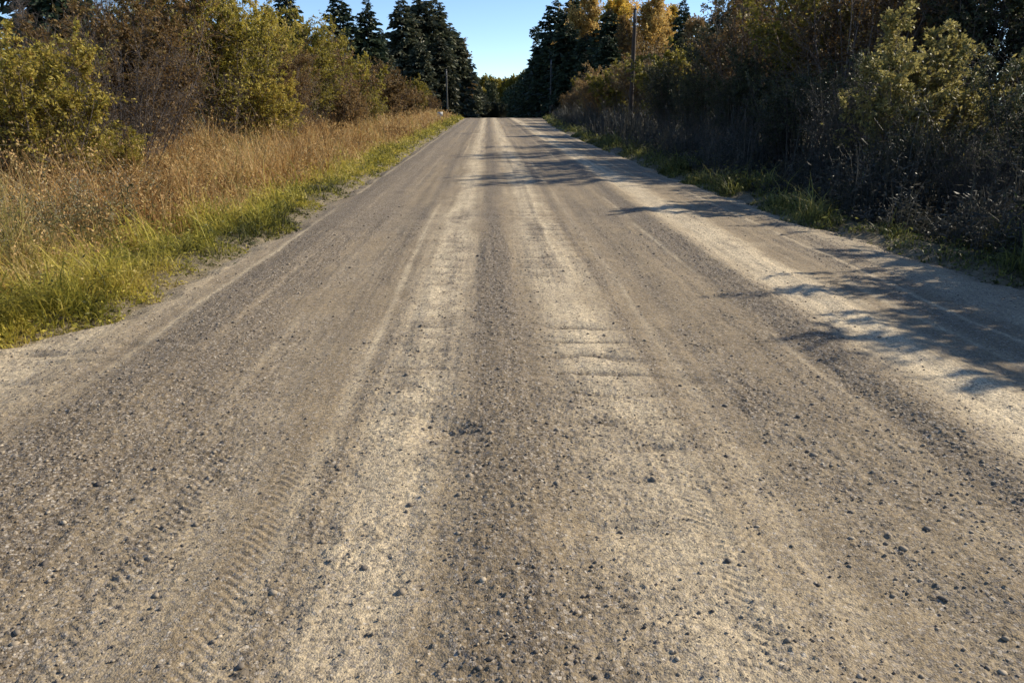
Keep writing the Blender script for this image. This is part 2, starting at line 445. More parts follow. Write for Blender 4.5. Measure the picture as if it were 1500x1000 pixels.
# loose stones
def build_stones():
    r = rs(7)
    N = 300000
    D = 1.1 + 16 * r.rand(N) ** 2; X = r.uniform(-4.6, 5.4, N)
    g, p, tr, x = lanes(X, D)
    keep = r.rand(N) < np.clip(g * 0.60 + 0.06 - .25 * tr * (1 - g), .03, 1) * (1 - sstep(5, 15, D)) * .6
    out_ = np.maximum(xl(D) - X, X - xr(D))
    keep = np.where(out_ > -.05, r.rand(N) < .35 * (1 - sstep(0, .6, out_)), keep)
    X, D = X[keep], D[keep]; n = len(X)
    t = (1 + 5 ** .5) / 2
    ico = norm(np.array([(-1, t, 0), (1, t, 0), (-1, -t, 0), (1, -t, 0), (0, -1, t), (0, 1, t), (0, -1, -t), (0, 1, -t), (t, 0, -1), (t, 0, 1), (-t, 0, -1), (-t, 0, 1)], float))
    fc = np.array([(0, 11, 5), (0, 5, 1), (0, 1, 7), (0, 7, 10), (0, 10, 11), (1, 5, 9), (5, 11, 4), (11, 10, 2), (10, 7, 6), (7, 1, 8), (3, 9, 4), (3, 4, 2), (3, 2, 6), (3, 6, 8), (3, 8, 9), (4, 9, 5), (2, 4, 11), (6, 2, 10), (8, 6, 7), (9, 8, 1)])
    s = np.clip(np.exp(r.normal(math.log(.0031), .50, n)), .0018, .016) * (0.95 + .02 * D)
    sc = s[:, None] * r.uniform(.65, 1.35, (n, 3)) * np.array([1.15, 1.15, .65])
    V = ico[None] * (1 + r.uniform(-.2, .2, (n, 12, 1))) * sc[:, None]
    a = r.uniform(0, 6.28, n); ca, sa = np.cos(a)[:, None], np.sin(a)[:, None]
    Vx = V[..., 0] * ca - V[..., 1] * sa; Vy = V[..., 0] * sa + V[..., 1] * ca
    z = np.maximum(road_z(X, D, False) + .003, ground_z(X, D))
    V = np.stack([Vx + X[:, None], Vy + D[:, None], V[..., 2] + z[:, None] - s[:, None] * .05], -1)
    F = (fc[None] + (np.arange(n) * 12)[:, None, None]).reshape(-1, 3)
    tint = np.repeat(np.clip(r.normal(.45, .24, n), 0, 1), 12)
    o = link('gravel', mesh_np('gravel', V.reshape(-1, 3), F, M['stone'], {'tint': tint}, smooth=True))
    o['kind'] = 'stuff'; o['label'] = 'loose grey and tan stones scattered over the gravel road'
    o['category'] = 'gravel'
build_stones()

# ------------------------------------------------------------------ grasses and weeds
def blades(r, X, D, h, w, lean, tint, z=None):
    """curved tapering blades, three faces each"""
    n = len(X)
    z = ground_z(X, D) - .02 if z is None else z
    a = r.uniform(0, 2 * np.pi, n)
    dirx, diry = np.cos(a), np.sin(a)
    b = a + np.pi / 2 + r.normal(0, .5, n)
    wx, wy = np.cos(b) * w / 2, np.sin(b) * w / 2
    V = np.zeros((n, 5, 3))
    for k, (t, wf) in enumerate(((0, 1), (.5, .8), (1, 0))):
        off_ = lean * t ** 2 * h
        px = X + dirx * off_; py = D + diry * off_; pz = z + h * t * (1 - .35 * lean * t)
        if k < 2:
            V[:, 2 * k] = np.stack([px - wx * wf, py - wy * wf, pz], -1)
            V[:, 2 * k + 1] = np.stack([px + wx * wf, py + wy * wf, pz], -1)
        else:
            V[:, 4] = np.stack([px, py, pz], -1)
    bse = (np.arange(n) * 5)[:, None]
    Q = np.array([[0, 1, 3, 2]]) + bse
    T = np.array([[2, 3, 4]]) + bse
    tt = np.repeat(np.clip(tint, 0, 1), 5)
    return V.reshape(-1, 3), Q, T, tt, V[:, 4]

def stuff(name, mat, parts, label, cat):
    V, Q, T, A = [], [], [], []; o = 0
    for v, q, t, a in parts:
        V.append(v); Q.append(q + o); T.append(t + o); A.append(a); o += len(v)
    ob = link(name, mesh_np(name, np.concatenate(V), [np.concatenate(Q), np.concatenate(T)], mat, {'tint': np.concatenate(A)}))
    ob['kind'] = 'stuff'; ob['label'] = label; ob['category'] = cat
    return ob

def scatter(r, zones, side):
    """zones: (e0, e1, D0, D1, density)"""
    X, D, S = [], [], []
    for e0, e1, d0, d1, dens in zones:
        n = int((e1 - e0) * (d1 - d0) * dens)
        d = r.uniform(d0, d1, n); e = r.uniform(e0, e1, n)
        X.append(xl(d) - e if side < 0 else xr(d) + e); D.append(d); S.append(e)
    return np.concatenate(X), np.concatenate(D), np.concatenate(S)

NOT = np.zeros((0, 3), int)
def seed_heads(r, tip, count, size, spread, tint):
    n = len(tip)
    P = np.repeat(tip, count, 0) + r.normal(0, 1, (n * count, 3)) * np.array([spread, spread, spread * 1.8]) - np.array([0, 0, spread])
    ax = runit(r, len(P)) + np.array([0, 0, .8])
    V, F = leaf_quads(r, P, ax, size * r.uniform(.6, 1.4, len(P)), size * .55 * r.uniform(.6, 1.4, len(P)))
    return V, F, NOT, np.repeat(np.clip(np.repeat(tint, count) + r.normal(0, .12, len(P)), 0, 1), 4)

def left_verge():
    r = rs(101)
    X, D, e = scatter(r, [(-.05, 2.0, 3.2, 7, 3000), (-.05, 1.9, 7, 13, 1700), (-.05, 1.7, 13, 28, 700), (-.05, 1.6, 28, 95, 170), (-.2, 2.2, -2, 3.2, 700)], -1)
    cl = fbm(X * 2.2, D * 2.2, 201, 4, .6)
    e = e - .22; X = X + .22
    keep = r.rand(len(X)) < np.clip((e + .25) / .4, .08, 1) * sstep(.29, .46, cl + .22 * np.clip(e, -.2, .6))
    X, D, e, cl = X[keep], D[keep], e[keep], cl[keep]
    edge = np.clip(e / .5, .25, 1)
    h = r.gamma(3.0, .042, len(X)) * (0.3 + 1.6 * sstep(.36, .66, cl)) * edge * (1 + .35 * np.clip(e - .8, 0, 1))
    # taller clumps on the corner nearest the viewer
    for qx, qy, qr, qh in ((-3.75, 5.35, .22, .28), (-4.15, 5.0, .3, .3), (-3.35, 5.95, .2, .2), (-3.9, 4.6, .22, .2), (-3.3, 6.7, .2, .14)):
        h = h + qh * np.exp(-((X - qx) ** 2 + (D - qy) ** 2) / qr ** 2) * r.uniform(.3, 1, len(X))
    w = (.0055 + .00042 * D) * r.uniform(.7, 1.5, len(X))
    lean = r.uniform(.3, 1.7, len(X))
    tone = fbm(X * .9, D * .9, 202, 3)
    tint = .36 + 1.1 * (tone - .5) + .25 * np.clip(e - .25, 0, 1.2) + .9 * (fbm(X * 4, D * 4, 203, 3) - .5) + r.normal(0, .17, len(X))
    v, q, t, a, _ = blades(r, X, D, h, w, lean, tint)
    k = r.rand(len(X)) < .22
    Xl, Dl = X[k], D[k]; n = len(Xl)
    P = np.stack([Xl, Dl, ground_z(Xl, Dl) + h[k] * r.uniform(.1, .9, n)], -1)
    V, F = leaf_quads(r, P, runit(r, n) * np.array([1, 1, .35]), (.032 + .0017 * Dl) * r.uniform(.6, 1.5, n), (.012 + .0011 * Dl) * r.uniform(.6, 1.4, n))
    lv = (V, F, NOT, np.repeat(np.clip(tint[k] - .08, 0, 1), 4))
    stuff('verge_grass', M['green'], [(v, q, t, a), lv], 'short bright green grass verge along the left road edge', 'grass')

def left_dry():
    r = rs(102)
    X, D, e = scatter(r, [(1.1, 6.3, 3, 9, 620), (1.1, 6.5, 9, 18, 430), (1.1, 6.5, 18, 40, 170), (1.0, 6, 40, 95, 45), (1.2, 6, -2, 3, 120)], -1)
    keep = r.rand(len(X)) < np.clip((e - .9) / .9, .08, 1)
    X, D, e = X[keep], D[keep], e[keep]
    cl = fbm(X * 1.1, D * 1.1, 211, 4, .6)
    h = r.uniform(.4, 1.25, len(X)) * (.30 + 1.25 * sstep(.25, .75, cl)) * (.45 + .55 * sstep(1.0, 2.4, e)) * (1 + .12 * sstep(3, 5, e))
    w = (.006 + .00050 * D) * r.uniform(.6, 1.5, len(X))
    tone = fbm(X * .55, D * .4, 212, 3)
    nearl = 1 - sstep(7.5, 10.5, D + .4 * (X + 5))
    tint = .40 + 1.3 * (tone - .5) + .8 * (cl - .5) + r.normal(0, .18, len(X)) + .3 * nearl
    v, q, t, a, tip = blades(r, X, D, h, w, r.uniform(.15, 1.3, len(X)), tint)
    hs = r.rand(len(X)) < .16
    sh = seed_heads(r, tip[hs], 5, .028 + .0011 * D[hs].repeat(5), .022, .5 + .2 * r.rand(hs.sum()))
    stuff('dry_grass', M['dry'], [(v, q, t, a), sh], 'tall rust brown dry grass in the left ditch', 'grass')
    # grey green weeds gone to seed, nearest left
    X, D, e = scatter(r, [(1.5, 5.5, 4.2, 10, 60), (2.5, 6, 10, 30, 8)], -1)
    n = len(X)
    h = r.uniform(.5, 1.05, n)
    v, q, t, a, tip = blades(r, X, D, h, .006 + .0004 * D, r.uniform(.05, .3, n), r.uniform(.1, .5, n))
    # leaves up the stalk
    k = 7
    tt = r.uniform(.3, .95, (n, k))
    zb = ground_z(X, D)
    P = np.stack([X[:, None] + (tip[:, 0] - X)[:, None] * tt ** 2, D[:, None] + (tip[:, 1] - D)[:, None] * tt ** 2, zb[:, None] + (tip[:, 2] - zb)[:, None] * tt], -1).reshape(-1, 3)
    V, F = leaf_quads(r, P, runit(r, n * k) * np.array([1, 1, .5]) + np.array([0, 0, .2]), r.uniform(.05, .11, n * k), r.uniform(.012, .02, n * k))
    lv = (V, F, NOT, np.repeat(r.uniform(0, .6, n * k), 4))
    sh = seed_heads(r, tip, 12, .022, .035, .75 + .2 * r.rand(n))
    stuff('seed_weeds', M['weed'], [(v, q, t, a), lv, sh], 'grey green weeds gone to pale seed at near left', 'weeds')

def right_side():
    r = rs(103)
    X, D, e = scatter(r, [(-.3, 1.6, 3.5, 9, 1700), (-.3, 1.5, 9, 20, 1100), (-.05, 1.4, 20, 40, 300), (-.05, 1.4, 40, 95, 110), (0, 1.6, -2, 3.5, 300)], 1)
    cl = fbm(X * 1.5, D * 0.75, 221, 4, .55)
    keep = r.rand(len(X)) < np.clip((e + .3) / .4, .04, 1) * sstep(.33 - .12 * (D < 9), .48 - .12 * (D < 9), cl)
    X, D, e, cl = X[keep], D[keep], e[keep], cl[keep]
    h = r.gamma(3.5, .055, len(X)) * (.4 + 1.3 * sstep(.4, .7, cl)) * np.clip((e + .1) / .5, .3, 1)
    v, q, t, a, _ = blades(r, X, D, h, (.007 + .0005 * D) * r.uniform(.7, 1.5, len(X)), r.uniform(.3, 1.6, len(X)), .4 + .9 * (fbm(X, D, 222, 3) - .5) + r.normal(0, .18, len(X)))
    k = r.rand(len(X)) < .2
    Xl, Dl = X[k], D[k]; n = len(Xl)
    P = np.stack([Xl, Dl, ground_z(Xl, Dl) + h[k] * r.uniform(.1, 1, n)], -1)
    V, F = leaf_quads(r, P, runit(r, n) * np.array([1, 1, .4]), (.04 + .0015 * Dl) * r.uniform(.6, 1.6, n), (.018 + .001 * Dl) * r.uniform(.6, 1.4, n))
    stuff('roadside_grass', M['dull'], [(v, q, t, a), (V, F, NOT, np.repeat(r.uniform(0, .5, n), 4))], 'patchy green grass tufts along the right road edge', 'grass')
    X, D, e = scatter(r, [(.7, 4.5, 3.5, 12, 170), (.7, 4.5, 12, 26, 110), (.8, 4.5, 26, 95, 28), (1, 5, -3, 3.5, 40)], 1)
    cl = fbm(X * .9, D * .9, 231, 3)
    h = r.uniform(.4, 1.45, len(X)) * (.15 + 1.6 * sstep(.3, .75, cl)) * (.35 + .65 * sstep(.6, 1.7, e))
    v, q, t, a, tip = blades(r, X, D, h, (.008 + .0005 * D) * r.uniform(.6, 1.5, len(X)), r.uniform(.05, .5, len(X)), r.uniform(.1, .8, len(X)))
    hs = r.rand(len(X)) < .16
    sh = seed_heads(r, tip[hs], 9, .02 + .0008 * D[hs].repeat(9), .035, .4 + .4 * r.rand(hs.sum()))
    k = 6; n = len(X)
    tt = r.uniform(.2, .95, (n, k)); zb = ground_z(X, D)
    P = np.stack([X[:, None] + (tip[:, 0] - X)[:, None] * tt ** 2, D[:, None] + (tip[:, 1] - D)[:, None] * tt ** 2, zb[:, None] + (tip[:, 2] - zb)[:, None] * tt], -1).reshape(-1, 3)
    V, F = leaf_quads(r, P, runit(r, n * k) * np.array([1, 1, .5]) + np.array([0, 0, .1]), r.uniform(.05, .13, n * k), r.uniform(.012, .03, n * k))
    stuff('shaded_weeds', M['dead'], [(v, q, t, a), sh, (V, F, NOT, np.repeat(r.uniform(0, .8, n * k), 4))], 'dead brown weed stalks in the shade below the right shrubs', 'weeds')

left_verge(); left_dry(); right_side()

# ------------------------------------------------------------------ shrubs
def make_shrub(seed, h, width, stems, nb, nt, leaves, llen, lwid, leaf_from=.15, twig_r=.004, wob=.22):
    """meshes of a many stemmed willow shrub of unit placement: branches and foliage"""
    r = rs(seed)
    a = r.uniform(0, 2 * np.pi, stems); tilt = r.uniform(.05, 1, stems) ** .7 * math.atan(width / 2 / h) * 1.15
    d = np.stack([np.cos(a) * np.sin(tilt), np.sin(a) * np.sin(tilt), np.cos(tilt)], -1)
    rad = r.uniform(0, .13 * width, stems)
    P = np.stack([np.cos(a) * rad, np.sin(a) * rad, np.full(stems, -.15)], -1)
    L = h * r.uniform(.72, 1.08, stems) * (1 - .18 * tilt)
    p0, d0 = grow(r, P, d, L, 7, wob * .45, .02)
    i1 = np.repeat(np.arange(stems), nb); t1 = r.uniform(.18, 1, len(i1))
    P1, D1 = along(p0, d0, i1, t1)
    L1 = L[i1] * (.42 - .26 * t1) * r.uniform(.6, 1.3, len(i1))
    p1, d1 = grow(r, P1, D1 * .75 + runit(r, len(i1)) * .75 + np.array([0, 0, .15]), L1, 5, wob, .05)
    i2 = np.repeat(np.arange(len(i1)), nt); t2 = r.uniform(.15, 1, len(i2))
    P2, D2 = along(p1, d1, i2, t2)
    L2 = np.clip(L1[i2] * r.uniform(.25, .6, len(i2)), .08, .6)
    p2, d2 = grow(r, P2, D2 * .6 + runit(r, len(i2)) * .8, L2, 3, wob, .03)
    b = join([poly_tubes(p0, .0045 * L + .006, np.full(stems, twig_r), 5),
              poly_tubes(p1, np.full(len(i1), twig_r * 1.4), np.full(len(i1), twig_r * .6), 3),
              poly_tubes(p2, np.full(len(i2), twig_r * .75), np.full(len(i2), twig_r * .35), 3)])
    n2 = int(leaves * .75); n1 = leaves - n2
    lf = []
    for n, p, dd in ((n1, p1, d1), (n2, p2, d2)):
        wgt = np.clip(p[:, -1, 2] / h - leaf_from, .02, 1); wgt = wgt * r.uniform(.1, 1, len(wgt)) ** 3
        idx = r.choice(len(p), n, p=wgt / wgt.sum())
        Q, Dq = along(p, dd, idx, r.uniform(.2, 1, n))
        Q = Q + r.normal(0, .018, (n, 3))
        lf.append((Q, Dq, (idx * 7919 % 101) / 101.0))
    Q = np.concatenate([x[0] for x in lf]); Dq = np.concatenate([x[1] for x in lf]); c = np.concatenate([x[2] for x in lf])
    n = len(Q)
    V, F = leaf_quads(r, Q, Dq * .6 + runit(r, n) * .8 - np.array([0, 0, .15]), llen * r.uniform(.6, 1.4, n), lwid * r.uniform(.6, 1.4, n))
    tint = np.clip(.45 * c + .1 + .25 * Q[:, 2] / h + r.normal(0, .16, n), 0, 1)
    return b, (V, F, np.repeat(tint, 4))

SHRUBS = {}
def shrub_proto(key, *a, **k):
    b, f = make_shrub(*a, **k)
    SHRUBS[key] = (mesh_np('branches', b[0], b[1], None), mesh_np('foliage', f[0], f[1], None, {'tint': f[2]}), a[1])

#            key            seed  h   width stems nb nt leaves len  wid
shrub_proto('willow_near',  11, 2.9, 2.6, 26, 13, 7, 26000, .066, .030, leaf_from=.02)
shrub_proto('bare_near',    12, 3.6, 3.0, 30, 13, 7, 7500, .05, .02)
shrub_proto('tall_mid',     13, 5.0, 4.0, 26, 15, 8, 38000, .09, .046, twig_r=.006)
shrub_proto('tall_mid_b',   14, 5.0, 4.4, 24, 15, 8, 36000, .09, .046, twig_r=.006)
shrub_proto('sparse_mid',   15, 5.0, 3.8, 26, 15, 8, 20000, .085, .042, twig_r=.006)
shrub_proto('far',          16, 4.5, 4.2, 22, 12, 6, 18000, .15, .08, leaf_from=.0, twig_r=.008)
shrub_proto('far_sparse',   17, 4.5, 4.2, 26, 14, 6, 13000, .14, .065, leaf_from=.0, twig_r=.008)
shrub_proto('shade_near',   18, 3.0, 2.8, 30, 13, 7, 20000, .06, .034, leaf_from=.0)
shrub_proto('pale_near',    19, 2.55, 2.6, 24, 14, 8, 24000, .062, .036, leaf_from=.28)

def mat_slot(o, m):
    """material on the object, so copies of one mesh can differ"""
    if not o.data.materials:
        o.data.materials.append(None)
    o.material_slots[0].link = 'OBJECT'; o.material_slots[0].material = m

def tagged(name, label, cat, loc, rz=0, group=None):
    e = bpy.data.objects.new(name, None); COL.objects.link(e)
    e.location = loc; e.rotation_euler = (0, 0, rz); e.empty_display_size = .3
    e['label'] = label; e['category'] = cat
    if group:
        e['group'] = group
    return e

def gz(x, y):
    return float(ground_z(np.array([float(x)]), np.array([float(y)]))[0])

_rr = random.Random(5)
def shrub(key, x, y, h, leaf, label, group=None, wide=1.0, twig='twig', name='shrub'):
    b, f, h0 = SHRUBS[key]
    e = tagged(name, label, 'shrub', (x, y, gz(x, y)), _rr.uniform(0, 6.28), group)
    s = h / h0; e.scale = (s * wide, s * wide, s)
    mat_slot(link('branches', b, e), M[twig]); mat_slot(link('foliage', f, e), M[leaf])
    return e

LS = 'autumn shrubs lining the left side of the road'
RS_ = 'autumn shrubs lining the shaded right side of the road'
# ---- left bank, near to far
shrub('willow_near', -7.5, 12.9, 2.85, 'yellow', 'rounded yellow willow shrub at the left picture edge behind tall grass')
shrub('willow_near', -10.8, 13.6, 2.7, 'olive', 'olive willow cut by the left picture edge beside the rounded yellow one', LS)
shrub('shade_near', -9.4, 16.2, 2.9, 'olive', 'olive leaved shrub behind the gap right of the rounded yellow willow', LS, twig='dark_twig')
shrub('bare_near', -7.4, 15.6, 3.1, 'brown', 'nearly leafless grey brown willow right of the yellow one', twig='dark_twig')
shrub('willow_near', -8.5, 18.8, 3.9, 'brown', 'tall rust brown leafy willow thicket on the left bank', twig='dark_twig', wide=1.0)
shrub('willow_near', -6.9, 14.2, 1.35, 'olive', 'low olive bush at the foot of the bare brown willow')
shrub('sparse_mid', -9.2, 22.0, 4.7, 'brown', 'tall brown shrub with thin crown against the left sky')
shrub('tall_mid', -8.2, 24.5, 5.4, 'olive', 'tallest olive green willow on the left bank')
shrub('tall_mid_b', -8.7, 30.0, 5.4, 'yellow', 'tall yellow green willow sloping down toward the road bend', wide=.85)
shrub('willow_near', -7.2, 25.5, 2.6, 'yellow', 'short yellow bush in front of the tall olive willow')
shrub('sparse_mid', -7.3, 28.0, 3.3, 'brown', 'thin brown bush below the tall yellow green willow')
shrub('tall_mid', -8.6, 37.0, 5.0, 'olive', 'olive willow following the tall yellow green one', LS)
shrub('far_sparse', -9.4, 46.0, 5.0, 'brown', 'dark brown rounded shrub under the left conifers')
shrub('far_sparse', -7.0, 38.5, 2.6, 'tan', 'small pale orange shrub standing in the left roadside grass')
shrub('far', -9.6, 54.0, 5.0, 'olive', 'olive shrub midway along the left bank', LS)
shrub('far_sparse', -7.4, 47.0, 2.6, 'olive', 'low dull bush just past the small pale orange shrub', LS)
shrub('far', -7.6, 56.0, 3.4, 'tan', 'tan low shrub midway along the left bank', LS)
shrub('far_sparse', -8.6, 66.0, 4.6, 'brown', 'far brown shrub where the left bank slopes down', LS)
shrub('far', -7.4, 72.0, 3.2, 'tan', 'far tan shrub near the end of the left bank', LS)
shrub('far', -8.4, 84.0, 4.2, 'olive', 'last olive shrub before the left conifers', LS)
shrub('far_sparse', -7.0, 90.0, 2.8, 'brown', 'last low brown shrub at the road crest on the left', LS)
for k, (x, y, h) in enumerate(((-13, 27, 3.9), (-11.5, 27, 4.3), (-12.5, 34, 4.8), (-13.5, 45, 5.2), (-13, 58, 5.4), (-12.5, 74, 5.2))):
    shrub(('sparse_mid', 'tall_mid_b', 'far')[min(k // 2, 2)], x, y, h, ('brown', 'olive', 'brown')[k % 3], 'second row shrub mostly hidden behind the left bank willows', 'second row shrubs on the left')

# ---- right bank, near to far
shrub('pale_near', 7.75, 13.3, 2.85, 'pale', 'pale yellow sunlit willow standing out of the dark right thicket')
shrub('shade_near', 8.4, 7.6, 3.1, 'dim', 'unseen dark shrub past the right picture edge, shading the road', RS_, twig='dark_twig')  # out of view, placed to cast shadow on the near road
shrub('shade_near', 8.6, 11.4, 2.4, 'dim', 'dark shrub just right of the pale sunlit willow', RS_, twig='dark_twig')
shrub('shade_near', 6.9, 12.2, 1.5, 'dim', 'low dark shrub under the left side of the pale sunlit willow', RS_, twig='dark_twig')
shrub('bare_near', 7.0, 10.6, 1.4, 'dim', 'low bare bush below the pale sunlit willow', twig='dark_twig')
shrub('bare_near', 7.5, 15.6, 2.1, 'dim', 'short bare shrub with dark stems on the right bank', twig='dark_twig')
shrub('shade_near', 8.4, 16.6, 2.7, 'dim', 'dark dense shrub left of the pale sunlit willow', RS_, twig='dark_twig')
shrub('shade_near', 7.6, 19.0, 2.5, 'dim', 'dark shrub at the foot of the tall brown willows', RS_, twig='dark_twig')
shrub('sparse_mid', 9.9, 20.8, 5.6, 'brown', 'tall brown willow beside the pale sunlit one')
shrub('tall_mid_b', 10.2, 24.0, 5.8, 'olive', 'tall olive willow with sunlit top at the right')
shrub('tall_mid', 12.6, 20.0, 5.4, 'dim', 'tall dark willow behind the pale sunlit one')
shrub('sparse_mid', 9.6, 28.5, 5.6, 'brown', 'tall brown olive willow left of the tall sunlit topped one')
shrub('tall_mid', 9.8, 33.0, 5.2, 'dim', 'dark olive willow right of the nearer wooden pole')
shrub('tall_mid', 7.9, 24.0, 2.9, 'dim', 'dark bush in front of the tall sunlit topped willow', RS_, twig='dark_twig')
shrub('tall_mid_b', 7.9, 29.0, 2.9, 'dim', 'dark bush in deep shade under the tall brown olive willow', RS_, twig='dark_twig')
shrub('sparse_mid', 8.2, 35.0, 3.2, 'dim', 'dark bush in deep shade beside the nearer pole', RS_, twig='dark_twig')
shrub('far', 9.9, 40.5, 4.4, 'olive', 'olive willow just right of the nearer wooden pole')
shrub('far_sparse', 10.8, 51.0, 4.8, 'tan', 'pale brown willow just behind the nearer wooden pole')
shrub('far', 9.9, 57.0, 4.6, 'olive', 'yellowish willow farther along the right bank', RS_)
shrub('far_sparse', 8.6, 60.0, 4.0, 'tan', 'tan willow farther along the right bank', RS_)
shrub('far', 9.4, 68.0, 3.9, 'olive', 'small olive willow near the far end of the right bank', RS_)
shrub('far_sparse', 9.4, 78.0, 3.4, 'brown', 'small brown willow near the far end of the right bank', RS_)
shrub('far', 9.6, 89.0, 2.8, 'tan', 'last pale low shrub before the dark conifers on the right', RS_)
for k, (x, y, h) in enumerate(((13.5, 15.5, 4.3), (14, 26, 6.0), (13.5, 36, 5.6), (13.5, 44, 5.4), (13, 54, 5.2), (13, 66, 5.0), (12, 80, 4.6), (13, 10.5, 3.6), (12, 7, 3.4), (9.8, 8.0, 3.5), (8.3, 6.4, 3.0), (8.9, 7.1, 3.5), (10.6, 7.6, 4.0), (8.0, 7.9, 2.6), (9.4, 5.6, 2.6), (9, 2.5, 2.6), (11, 4, 3.4))):  # nearest ones are out of view, added to thicken the road shadow
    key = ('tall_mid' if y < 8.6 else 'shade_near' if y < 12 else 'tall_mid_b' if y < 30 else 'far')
    shrub(key, x, y, h, ('dim', 'brown', 'olive')[k % 3] if y > 14 else 'dim', 'second row shrub behind the right bank thicket or added out of view to shade the road', 'second row shrubs on the right', twig='dark_twig')

# ------------------------------------------------------------------ trees
def make_spruce(seed, h, rad, branches=230, sprays=16, club=False, gap=.06):
    r = rs(seed)
    t = np.sort(r.uniform(gap, 1, branches) ** .85)
    if club:
        prof_ = .45 * (1 - t) ** .55 + .22 * G(t - .93, .06) + .10
    else:
        prof_ = (1 - t) ** .62 * (.55 + .45 * np.clip(t / .18, 0, 1)) + .03
    L = rad * prof_ * r.uniform(.6, 1.2, branches)
    az = r.uniform(0, 2 * np.pi, branches)
    up = .35 * t - .15 + r.normal(0, .1, branches)
    d = np.stack([np.cos(az), np.sin(az), up], -1)
    P = np.stack([np.zeros(branches), np.zeros(branches), t * h], -1)
    p, dd = grow(r, P, d, L, 4, .12, -.06)
    idx = np.repeat(np.arange(branches), sprays); u = r.uniform(.08, 1, len(idx)) ** .8
    Q, Dq = along(p, dd, idx, u)
    n = len(Q)
    side = norm(np.cross(Dq, np.array([[0, 0, 1.]]))) * r.choice([-1, 1], n)[:, None]
    ax = Dq * .6 + side * r.uniform(.1, .9, n)[:, None] + np.array([0, 0, -.28]) + runit(r, n) * .3
    ln = np.clip(L[idx] * .42, .18, .95) * r.uniform(.6, 1.3, n)
    V, F = leaf_quads(r, Q, ax, ln, ln * r.uniform(.28, .5, n))
    tint = np.clip(.25 + .5 * u + r.normal(0, .18, n), 0, 1)
    K = 9
    tz = np.linspace(0, 1, K)
    tp = np.stack([np.cumsum(r.normal(0, .015, K)), np.cumsum(r.normal(0, .015, K)), tz * h - .2 * (tz == 0)], -1)[None]
    tv = join([poly_tubes(tp, np.array([.012 * h]), np.array([.01]), 8),
               poly_tubes(p, np.clip(L * .012, .01, .05), np.full(branches, .006), 3)])
    return tv, (V, F, np.repeat(tint, 4))

def make_broadleaf(seed, h, width, leaves, llen, bare=False, low=.3):
    r = rs(seed)
    K = 9
    p0, d0 = grow(r, np.array([[0, 0, -.2]]), np.array([[0, 0, 1.]]), np.array([h * .95]), K, .06, .05)
    n1 = 34
    t1 = r.uniform(low, 1, n1); i1 = np.zeros(n1, int)
    P1, D1 = along(p0, d0, i1, t1)
    az = r.uniform(0, 6.28, n1)
    L1 = width * .55 * (1.15 - t1) ** .5 * r.uniform(.6, 1.15, n1)
    p1, d1 = grow(r, P1, np.stack([np.cos(az), np.sin(az), .45 + .5 * t1], -1), L1, 6, .18, .08)
    i2 = np.repeat(np.arange(n1), 10); t2 = r.uniform(.2, 1, len(i2))
    P2, D2 = along(p1, d1, i2, t2)
    L2 = L1[i2] * r.uniform(.25, .5, len(i2))
    p2, d2 = grow(r, P2, D2 * .7 + runit(r, len(i2)) * .7, L2, 4, .2, .06)
    i3 = np.repeat(np.arange(len(i2)), 6); t3 = r.uniform(.2, 1, len(i3))
    P3, D3 = along(p2, d2, i3, t3)
    p3, d3 = grow(r, P3, D3 * .6 + runit(r, len(i3)) * .8, L2[i3] * r.uniform(.3, .6, len(i3)), 3, .2, .04)
    tr = poly_tubes(p0, np.array([.013 * h]), np.array([.015]), 8)
    q = .0012 * h
    br = join([poly_tubes(p1, np.full(n1, q * 2.6), np.full(n1, q * .8), 5), poly_tubes(p2, np.full(len(i2), q), np.full(len(i2), q * .4), 3), poly_tubes(p3, np.full(len(i3), q * .5), np.full(len(i3), q * .25), 3)])
    idx = r.randint(0, len(p3), leaves)
    Q, Dq = along(p3, d3, idx, r.uniform(.1, 1, leaves)); Q = Q + r.normal(0, llen * .5, Q.shape)
    V, F = leaf_quads(r, Q, Dq + runit(r, leaves), llen * r.uniform(.6, 1.4, leaves), llen * .7 * r.uniform(.6, 1.4, leaves))
    tint = np.clip(.3 + .5 * ((idx * 7919) % 101) / 101. + r.normal(0, .15, leaves), 0, 1)
    return tr, br, (V, F, np.repeat(tint, 4))

SPR = {}
for key, a in {'spruce_a': (31, 16., 4.0), 'spruce_b': (32, 16., 3.5), 'spruce_c': (33, 16., 4.8), 'spruce_club': (34, 16., 2.6)}.items():
    tv, f = make_spruce(*a, branches=420 if key != 'spruce_club' else 300, sprays=22, club=key == 'spruce_club')
    SPR[key] = (mesh_np('trunk', tv[0], tv[1]), mesh_np('crown', f[0], f[1], None, {'tint': f[2]}), a[1])
BRD = {}
for key, a in {'birch': (41, 16., 10., 15000, .28), 'birch_b': (42, 16., 9., 14000, .28), 'bare_tree': (43, 9., 5., 700, .06), 'far_tree': (44, 12., 9., 9000, .6)}.items():
    tr, br, f = make_broadleaf(*a, low={'bare_tree': .2, 'far_tree': .04}.get(key, .3))
    BRD[key] = (mesh_np('trunk', tr[0], tr[1]), mesh_np('branches', br[0], br[1]), mesh_np('crown', f[0], f[1], None, {'tint': f[2]}), a[1])

def spruce(key, x, y, h, label, group=None, wide=1.0, mat='needle'):
    t, f, h0 = SPR[key]; h = h + max(0, -gz(x, y) - .4) * .9
    e = tagged('spruce_tree', label, 'conifer', (x, y, gz(x, y)), _rr.uniform(0, 6.28), group)
    s = h / h0; e.scale = (s * wide, s * wide, s)
    mat_slot(link('trunk', t, e), M['bark']); mat_slot(link('crown', f, e), M[mat])

